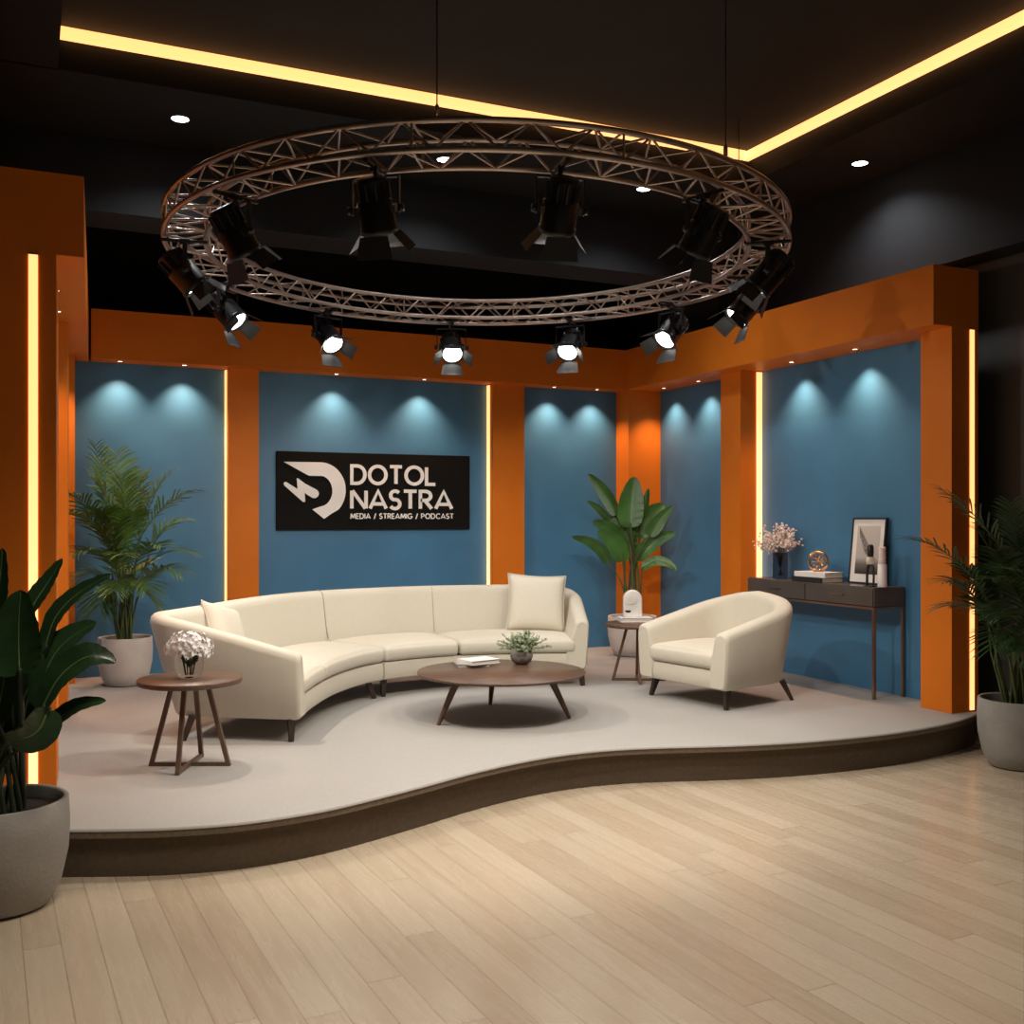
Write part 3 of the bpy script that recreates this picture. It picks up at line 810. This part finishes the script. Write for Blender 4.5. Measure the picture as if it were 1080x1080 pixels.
book('book', 'thin dark edged book under the white one on the coffee table', (p1.x-.05, p1.y+.03, zc), math.radians(-12), .26, .20, .022, 'greycover', bg)
book('book', 'white covered book on top of the coffee table stack', (p1.x, p1.y, zc+.022), math.radians(12), .27, .20, .032, 'cover', bg)

# ornament and book on the small table
zs = ZP+.532
pm = G(667, 655, zs)
book('book', 'white book under the marble ornament on the far side table', (pm.x+.02, pm.y-.01, zs), math.radians(-20), .30, .20, .038, 'cover')
t = thing('marble_ornament', 'white arched marble ornament with a dark notch on the far side table', 'ornament', (pm.x, pm.y, zs+.038), -TH)
def archpoly(wd, h, n=18): return [(-wd/2, 0), (wd/2, 0)]+[(wd/2*math.cos(PI*i/n), h-wd/2+wd/2*math.sin(PI*i/n)) for i in range(n+1)]
def yprism(mb, poly, y0, y1, smooth=False):
    n = len(poly); a = sum(poly[i][0]*poly[(i+1) % n][1]-poly[(i+1) % n][0]*poly[i][1] for i in range(n))
    if a < 0: poly = poly[::-1]
    vs = [(x, y0, z) for x, z in poly]+[(x, y1, z) for x, z in poly]
    mb.add(vs, [list(range(n)), list(range(2*n-1, n-1, -1))]); mb.add(vs, [(i, n+i, n+(i+1) % n, (i+1) % n) for i in range(n)], smooth); return mb
yprism(MB(), archpoly(.175, .255), -.04, .04).build('arch', 'marble', t, bevel=.012)
q = yprism(MB(), [(-.045+.028*math.cos(a), .045+.02+.02*math.sin(a)) for a in [PI+PI*i/10 for i in range(11)]], -.0435, -.040); q.build('notch', 'iron', t)
q = yprism(MB(), [(-.060+.058*math.cos(2*PI*i/20)+.04, .17+.05*math.sin(2*PI*i/20)) for i in range(20)], -.046, -.040); q.build('relief', 'marble', t)

# ------------------------------------------------------------------ console table and what stands on it
CX0, CX1, CY0, CY1 = 6.315, 6.655, 6.53, 8.19
con = thing('console_table', 'dark lacquered console table with slim bronze legs against the right blue wall', 'console table', (CX0, CY0, ZP))
dx, dy = CX1-CX0, CY1-CY0; HT = .925
MB().box(.004, dx, 0, dy, HT-.165, HT).build('body', 'console', con, bevel=.008)
for k in range(2):
    y0 = .012+k*(dy/2); 
    d_ = MB().box(-.006, .006, y0, y0+dy/2-.02, HT-.158, HT-.012).build('drawer', 'console', con, bevel=.002)
    hh = MB().box(-.022, -.014, y0+dy/4-.09, y0+dy/4+.07, HT-.085, HT-.077)
    for yy in (-.08, .06): hh.box(-.016, -.005, y0+dy/4+yy-.004, y0+dy/4+yy+.004, HT-.084, HT-.078)
    hh.build('handle', 'bronze', d_)
fr = MB().box(.0, .022, 0, dy, HT-.185, HT-.166).box(dx-.022, dx, 0, dy, HT-.185, HT-.166).box(0.022, dx-.022, 0, .022, HT-.185, HT-.166).box(.022, dx-.022, dy-.022, dy, HT-.185, HT-.166)
fr.build('rail', 'bronze', con)
for (x, y) in ((0, 0), (dx-.024, 0), (0, dy-.024), (dx-.024, dy-.024)):
    MB().box(x, x+.024, y, y+.024, 0, HT-.185).build('leg', 'bronze', con)
ZC = ZP+HT
def onX(px, X): 
    l = (px-540)/F; d = X/(sn+l*cs); return d*(cs-l*sn)
# vase with dried blossom
yv = onX(823, 6.46)
v = thing('blossom_vase', 'smoked glass cylinder vase of pale dried blossom on the console', 'vase', (6.46, yv, ZC))
MB().lathe([(.001, .001), (.066, .001), (.072, .01), (.072, .245)], 32).build('glass_cylinder', 'smoke', v)
rnd = random.Random(11); q = MB(); qb = MB()
for i in range(44):
    a = rnd.uniform(0, 2*PI); el = rnd.uniform(.25, 1.5)
    d = Vector((math.cos(a)*math.cos(el), math.sin(a)*math.cos(el), math.sin(el)*.95)); L_ = rnd.uniform(.20, .28)*(1 if el > .7 else .85)
    s0 = Vector((-d.x*.02, -d.y*.02, .03)); m0 = Vector((d.x*.045, d.y*.045, .25)); e_ = Vector((0, 0, .25))+d*L_
    q.tube([s0, m0, m0.lerp(e_, .5)+Vector((0, 0, .015)), e_], [.003, .0025, .002, .001], 5)
    for k in range(16):
        c = m0.lerp(e_, .35+.65*k/15)+Vector([rnd.gauss(0, .018) for _ in range(3)])
        n_ = Vector((rnd.uniform(-1, 1), rnd.uniform(-1, 1), rnd.uniform(-1, 1))).normalized(); t_ = n_.orthogonal().normalized(); r_ = rnd.uniform(.009, .016)
        b2 = n_.cross(t_)
        qb.add([c+t_*r_, c+b2*r_, c-t_*r_, c-b2*r_, c+n_*r_, c-n_*r_], [(0, 1, 4), (1, 2, 4), (2, 3, 4), (3, 0, 4), (1, 0, 5), (2, 1, 5), (3, 2, 5), (0, 3, 5)])
q.build('twigs', 'twig', v); qb.build('blossoms', 'dried', v)
# books
cb = 'books on the console'
yb = onX(862, 6.44)
book('book', 'black spined book at the bottom of the console stack', (6.44, yb, ZC), 0, .24, .40, .045, 'blackcover', cb)
book('book', 'white book on top of the console stack, under the gold ring', (6.445, yb-.01, ZC+.045), math.radians(3), .22, .38, .045, 'cover', cb)
# gold ring ornament
t = thing('ring_ornament', 'small gold ring ornament standing on the console books', 'ornament', (6.44, onX(863, 6.44), ZC+.09), math.radians(35))
R_ = .083
q = MB(); pr_ = []
for i in range(40):
    a = 2*PI*i/40; pr_.append((0, R_*math.sin(a), .012+R_+R_*math.cos(a)))
q.tube(pr_, .013, 10, closed=True); q.build('hoop', 'gold', t)
q = MB()
for i in range(10):
    a = 2*PI*i/10+.3; c = Vector((0, (R_-.025)*math.sin(a)*.9, .012+R_+(R_-.025)*math.cos(a)))
    q.tube([c, Vector((.0, .012*math.cos(a*3), .012+R_+.02*math.sin(a*2)))], [.012, .003], 6)
q.build('lattice', 'gold', t)
MB().box(-.03, .03, -.04, .04, 0, .006).build('foot', 'gold', t)
# framed picture, leaning on the wall
PH = .575; PWd = .40
yp = (onX(894, 6.57)+onX(934, 6.60))/2
pic = thing('framed_picture', 'black framed white matted wing photograph leaning on the wall behind the console', 'picture', (6.570, yp, ZC+.002), 0)
pic.rotation_euler = (0, math.radians(6), 0)
q = MB()
q.box(-.008, .018, -PWd/2, PWd/2, 0, .014).box(-.008, .018, -PWd/2, PWd/2, PH-.014, PH).box(-.008, .018, -PWd/2, -PWd/2+.014, .014, PH-.014).box(-.008, .018, PWd/2-.014, PWd/2, .014, PH-.014)
q.box(.010, .018, -PWd/2+.014, PWd/2-.014, .014, PH-.014)
q.build('frame', 'blackcover', pic)
MB().box(-.001, .010, -PWd/2+.014, PWd/2-.014, .014, PH-.014).build('mat', 'cover', pic)
def printmat():
    m, n, l, p_ = new_mat('photo_print'); tc = n.new('ShaderNodeTexCoord'); sp = n.new('ShaderNodeSeparateXYZ'); l.new(tc.outputs['Object'], sp.inputs[0])
    r = n.new('ShaderNodeValToRGB'); l.new(sp.outputs[2], r.inputs[0]); e = r.color_ramp.elements
    e[0].position = .10; e[0].color = (.04, .035, .03, 1); e[1].position = .5; e[1].color = (.60, .56, .52, 1)
    x = e.new(.17); x.color = (.16, .14, .13, 1); x = e.new(.23); x.color = (.50, .46, .43, 1)
    l.new(r.outputs[0], p_.inputs['Base Color']); p_.inputs['Roughness'].default_value = .4
    return m
MB().box(-.0022, -.001, -.135, .135, .085, .505).build('print', printmat(), pic)
q = MB()
# wing: a fan of long feathers from the upper left down to the middle right (left in view is +y)
q2 = MB(); sp_a, sp_b = (.111, .500), (-.019, .325); low = [(.111, .459), (.098, .405), (.072, .362), (.055, .315), (.029, .270), (.0, .245)]
for i in range(15):
    def pl(P_, t):
        f_ = t*(len(P_)-1); k = min(len(P_)-2, int(f_)); f_ -= k
        return (P_[k][0]+(P_[k+1][0]-P_[k][0])*f_, P_[k][1]+(P_[k+1][1]-P_[k][1])*f_)
    a0, a1 = pl([sp_a, sp_b], i/15), pl([sp_a, sp_b], (i+1)/15); b0, b1 = pl(low, i/15), pl(low, (i+1)/15)
    (q if i % 2 else q2).add([(-.0028, *a0), (-.0028, *b0), (-.0028, *b1), (-.0028, *a1)], [(0, 1, 2, 3)])
q2.build('wing_image', mat('feather_pale', (.26, .24, .22), .5, var=.5, scale=50), pic)
q.build('wing_image', mat('feather_grey', (.17, .155, .145), .5, var=.7, scale=50), pic)
# figurine
yf = onX(919, 6.40)
t = thing('figurine', 'dark loop based figurine with pale band in front of the picture', 'figurine', (6.39, yf, ZC), 0)
q = MB(); q.tube([(0, .040, .0), (0, .038, .09), (0, .030, .16), (0, .0, .185), (0, -.030, .16), (0, -.038, .09), (0, -.036, .0)], [.012, .011, .014, .016, .014, .009, .010], 10)
q.box(-.025, .025, -.05, .052, 0, .008); q.build('loop_base', 'iron', t)
MB().lathe([(.001, .183), (.030, .185), (.036, .21), (.032, .245), (.001, .247)], 20).build('band', 'candle', t)
MB().lathe([(.001, .247), (.024, .248), (.028, .29), (.026, .335), (.018, .35), (.001, .352)], 20).build('head', 'iron', t)
t = thing('candle_holder', 'ivory ribbed candle on a white holder beside the figurine', 'candle', (6.42, onX(930.5, 6.42), ZC), 0)
MB().lathe([(.001, 0), (.036, 0), (.038, .01), (.036, .19), (.001, .19)], 24).build('holder', 'cover', t)
MB().lathe([(.001, .19)]+[(.026+(.004 if i % 2 else 0), .19+.018*i) for i in range(9)]+[(.001, .335)], 20).build('candle', 'dried', t)

# ------------------------------------------------------------------ plants
def pot(parent, r, h, m, soilz=.06):
    MB().lathe([(.001, 0), (r*.62, 0), (r*.74, .012), (r*.90, h*.22), (r*1.0, h*.50), (r*1.02, h*.75), (r*1.0, h-.004), (r*.985, h), (r*.93, h), (r*.915, h-.01), (r*.92, h-soilz)], 56).build('pot', m, parent)
    rnd = random.Random(2); rows = [(.001, h-soilz+.004)]
    MB().lathe([(r*.92, h-soilz), (r*.6, h-soilz+.010), (r*.3, h-soilz+.012), (.001, h-soilz+.014)], 40).build('soil', 'soil', parent)
def blade(spine, width, m, parent, side_dir, fold=.25, tipw=0, name='leaf'):
    """broad leaf along a spine of world offsets"""
    P = crom(spine, 8); n = len(P); rows = []; prev = None
    for i, p in enumerate(P):
        t = i/(n-1); tg = (P[min(i+1, n-1)]-P[max(i-1, 0)]).normalized()
        s_ = side_dir-tg*side_dir.dot(tg)
        if s_.length < .05 and prev: s_ = prev.copy()
        s_.normalize(); prev = s_; up = tg.cross(s_); 
        wv = width/2*(math.sin(PI*min(1, t*.97+.03)**.72)**.62)*(1 if t < .999 else 0)+.0005
        row = []
        for k in (-1, -.66, -.33, -.06, .06, .33, .66, 1):
            rip = .02*width*math.sin(i*1.9+k*5)
            row.append(p+s_*k*wv+up*(abs(k)**1.3*wv*fold+rip*abs(k)))
        rows.append(row)
    mb = MB().grid(rows)
    mb.tube([p-(0.0015)*Vector((0, 0, 1)) for p in P[:-1]], [max(.0015, .006*(1-i/n)) for i in range(n-1)], 5, mi=1)
    return mb.build(name, [m, 'vein'], parent)
def stalk(pts, r, m, parent): return MB().tube(crom(pts, 6), [r*(1-.45*i/(6*(len(pts)-1))) for i in range(6*(len(pts)-1)+1)], 7).build('stem', m, parent)
right = Vector((cs, -sn, 0))
def broad_plant(name, label, base, r, h, potm, leaves, m, sm_, d0, soilz=.06, group=None):
    t = thing(name, label, 'plant', base, 0, group); B = Vector(base)
    pot(t, r, h, potm, soilz)
    rnd = random.Random(9)
    for i, (pts, wpx, dd) in enumerate(leaves):
        # pts: picture-plane way points from leaf base to tip, dd: depth offsets at base and tip
        n = len(pts); sp = []
        for k, (x, y) in enumerate(pts):
            d = d0+dd[0]+(dd[1]-dd[0])*k/(n-1); sp.append(W(x, y, d)-B)
        wd = wpx*d0/F
        tg = (sp[-1]-sp[0]).normalized(); sd = (W(100, 0, 1)-W(99, 0, 1)).normalized()
        dirn = tg.cross(Vector((sn, cs, 0))).normalized()
        tw = (dd[2] if len(dd) > 2 else .5)
        dirn = (dirn+Vector((sn, cs, .0))*tw).normalized()
        blade(sp, wd, m, t, dirn)
        a = 2*PI*i/len(leaves); foot = Vector((r*.32*math.cos(a), r*.32*math.sin(a), h-soilz+.005))
        b0 = sp[0]; midp = foot.lerp(b0, .55)+Vector((0, 0, (b0.z-foot.z)*.10)); midp.x = foot.x+(b0.x-foot.x)*.40; midp.y = foot.y+(b0.y-foot.y)*.40
        stalk([foot, midp, b0, sp[0].lerp(sp[1], .25)], .011*min(1.5, max(.8, wpx*d0/F/.16)), sm_, t)
    return t
# front left plant
b0 = G(0, 955, 0)
L1 = [([(21, 712), (20, 690), (20, 655), (22, 622)], 58, (-.12, -.05, .1)),
      ([(-6, 668), (-4, 640), (0, 610), (3, 578)], 34, (-.05, .05, .3)),
      ([(28, 650), (40, 630), (52, 612), (66, 589)], 26, (.05, .15, .5)),
      ([(46, 690), (58, 652), (82, 626), (118, 605)], 24, (0, .1, .6)),
      ([(40, 745), (52, 700), (72, 674), (102, 656)], 36, (-.05, .05, .4)),
      ([(42, 752), (62, 715), (88, 694), (106, 693), (122, 699)], 32, (-.15, -.1, .5)),
      ([(42, 778), (62, 758), (84, 744), (112, 739)], 22, (-.1, -.1, .8)),
      ([(50, 748), (42, 768), (26, 778), (5, 775)], 38, (-.22, -.30, .5)),
      ([(0, 790), (4, 760), (10, 725), (16, 700)], 46, (.05, .10, .2)),
      ([(-14, 700), (-8, 680), (-2, 655), (-12, 625)], 50, (.10, .15, .3)),
      ([(24, 760), (30, 735), (36, 710), (38, 688)], 38, (.10, .15, .2)),
      ([(-20, 770), (-30, 740), (-50, 700), (-80, 680)], 40, (0, 0, .4)),
      ([(-20, 720), (-35, 690), (-50, 640), (-70, 600)], 44, (.1, .1, .3)),
      ([(-5, 760), (2, 730), (6, 700), (4, 676)], 44, (-.02, .0, .3))]
d_fl = Vector(b0).dot(Vector((sn, cs, 0)))
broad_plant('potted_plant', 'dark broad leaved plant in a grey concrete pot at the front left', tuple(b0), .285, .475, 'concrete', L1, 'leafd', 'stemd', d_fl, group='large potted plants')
# back right plant
b1 = G(667, 691, ZP)
L2 = [([(650, 543), (643, 528), (632, 512), (620, 500)], 15, (0, .1, .4)),
      ([(665, 556), (665, 540), (667, 520), (669, 503)], 27, (-.1, -.05, .1)),
      ([(678, 545), (680, 535), (682, 525), (684, 515)], 9, (.1, .1, .5)),
      ([(646, 552), (638, 543), (629, 534), (619, 528)], 9, (.1, .1, .6)),
      ([(675, 568), (680, 552), (690, 541), (701, 532)], 24, (.1, .15, .2)),
      ([(685, 565), (691, 556), (698, 546), (709, 534)], 15, (-.1, -.1, .2)),
      ([(658, 578), (650, 564), (639, 555), (625, 550)], 18, (0, 0, .3)),
      ([(657, 592), (652, 578), (643, 567), (630, 560)], 20, (-.15, -.2, .2)),
      ([(642, 594), (634, 580), (620, 570), (603, 566)], 13, (0, -.1, .4)),
      ([(664, 572), (659, 558), (652, 545), (646, 534)], 22, (.05, .1, .2)),
      ([(662, 583), (662, 573), (662, 563), (662, 553)], 20, (.1, .1, .1)),
      ([(672, 590), (682, 578), (696, 568), (713, 562)], 17, (.0, -.1, .3)),
      ([(677, 600), (690, 592), (704, 594), (714, 602)], 11, (-.1, -.2, .4))]
broad_plant('potted_plant', 'broad leaved green plant in a pale pot in the far corner behind the side table', tuple(b1), .265, .43, 'whitepot', L2, 'leaf', 'stem', Vector(b1).dot(Vector((sn, cs, 0))), .05, 'large potted plants')

def frond(P0, P1, P2, m, parent, leaf=.26, n=22, rnd=random, droop=.35):
    """P0 base, P1 bend, P2 tip"""
    mb = MB(); pts = []
    for i in range(17):
        t = i/16; pts.append(P0*(1-t)**2+P1*2*t*(1-t)+P2*t*t)
    mb.tube(pts, [.006*(1-.8*i/16) for i in range(17)], 5, mi=1)
    def at(t): return P0*(1-t)**2+P1*2*t*(1-t)+P2*t*t
    def tan(t): return ((P1-P0)*2*(1-t)+(P2-P1)*2*t).normalized()
    for i in range(n):
        t = .34+.66*(i/(n-1)); c = at(t); tg = tan(t)
        sd = tg.cross(Vector((0, 0, 1)))
        if sd.length < .1: sd = Vector((1, 0, 0))
        sd.normalize(); up = sd.cross(tg)
        prof = .45+.55*math.sin(PI*min(1, (t-.30)/.75)**.8)
        L_ = leaf*prof*rnd.uniform(.9, 1.1)
        for s_ in (-1, 1):
            d = (tg*(.70+.5*t+rnd.uniform(-.12, .12))+sd*s_*1.0+up*(.30+rnd.uniform(-.22, .22))).normalized()
            w_ = L_*.024
            rows = []
            for k in range(5):
                q = k/4; p = c+d*L_*q-Vector((0, 0, 1))*L_*droop*q*q
                ww = w_*(.5+.9*math.sin(PI*min(.98, q*.8+.12)))*(1 if k < 4 else .05)
                nrm = d.cross(up).normalized()
                rows.append([p-nrm*ww, p+up*ww*.25, p+nrm*ww])
            mb.grid(rows)
    return mb.build('frond', [m, 'stem'], parent)
def palm_plant(label, base, r, h, potm, tips, m, d0, leaf, soilz=.05, seed=1, fill=10, topz=1.0):
    t = thing('potted_palm', label, 'plant', base, 0, 'large potted plants'); B = Vector(base)
    pot(t, r, h, potm, soilz); rnd = random.Random(seed)
    for (x, y, dd, hb) in tips:
        tip = W(x, y, d0+dd)-B
        a = rnd.uniform(0, 2*PI); foot = Vector((rnd.uniform(-.3, .3)*r, rnd.uniform(-.3, .3)*r, h-soilz+.005))
        # stem rises then the frond leaves it
        st = Vector((foot.x*1.6+tip.x*.10, foot.y*1.6+tip.y*.10, h+(tip.z-h)*.35 if tip.z > h+.4 else h+.25))
        MB().tube([foot, foot.lerp(st, .5)+Vector((0, 0, .02)), st], [.013, .010, .008], 7).build('stem', 'stem', t)
        bend = st.lerp(tip, .5)+Vector((0, 0, hb)); bend.x = st.x+(tip.x-st.x)*.32; bend.y = st.y+(tip.y-st.y)*.32
        frond(st, bend, tip, m, t, leaf*rnd.uniform(1.0, 1.25), 19, rnd, .30)
    return t
b2 = G(132, 722, ZP)
tips1 = [(101, 470, 0, .10), (122, 478, .15, .1), (179, 500, .1, .28), (203, 518, -.1, .30), (190, 550, .2, .30), (203, 583, 0, .36), (190, 604, -.2, .34), (73, 520, -.6, .30), (76, 540, -.45, .30), (79, 584, -.5, .36), (84, 610, -.3, .34), (156, 620, -.35, .36), (120, 622, -.45, .36), (150, 500, .3, .2), (140, 540, -.35, .25), (110, 540, -.35, .25), (160, 520, .1, .25), (115, 560, .1, .25), (170, 575, -.3, .3), (97, 555, -.35, .3), (142, 600, .2, .3), (128, 505, -.1, .15), (105, 640, -.2, .36), (165, 640, .1, .36), (128, 585, -.5, .30), (95, 500, -.25, .22)]
palm_plant('feathery green palm in a pale pot at the back left of the stage', tuple(b2), .232, .43, 'whitepot', tips1, 'palm', Vector(b2).dot(Vector((sn, cs, 0))), .27, seed=4)
b3 = G(1074, 808, 0)
tips2 = [(994, 517, 0, .22), (960, 568, -.2, .28), (997, 614, -.1, .30), (992, 640, .1, .30), (1049, 682, -.3, .34), (1066, 532, -.1, .12), (1085, 545, .2, .1), (1030, 560, .2, .25), (1045, 610, -.4, .3), (1110, 560, 0, .2), (1150, 590, .1, .3), (1160, 640, -.1, .3), (1110, 660, -.4, .3), (1060, 600, -.5, .3), (1095, 600, -.4, .25), (1035, 640, -.2, .3), (1050, 580, -.2, .25), (1072, 570, .3, .1), (1060, 650, -.5, .3), (1090, 690, -.5, .3), (1020, 600, .25, .3), (1120, 610, .2, .2)]
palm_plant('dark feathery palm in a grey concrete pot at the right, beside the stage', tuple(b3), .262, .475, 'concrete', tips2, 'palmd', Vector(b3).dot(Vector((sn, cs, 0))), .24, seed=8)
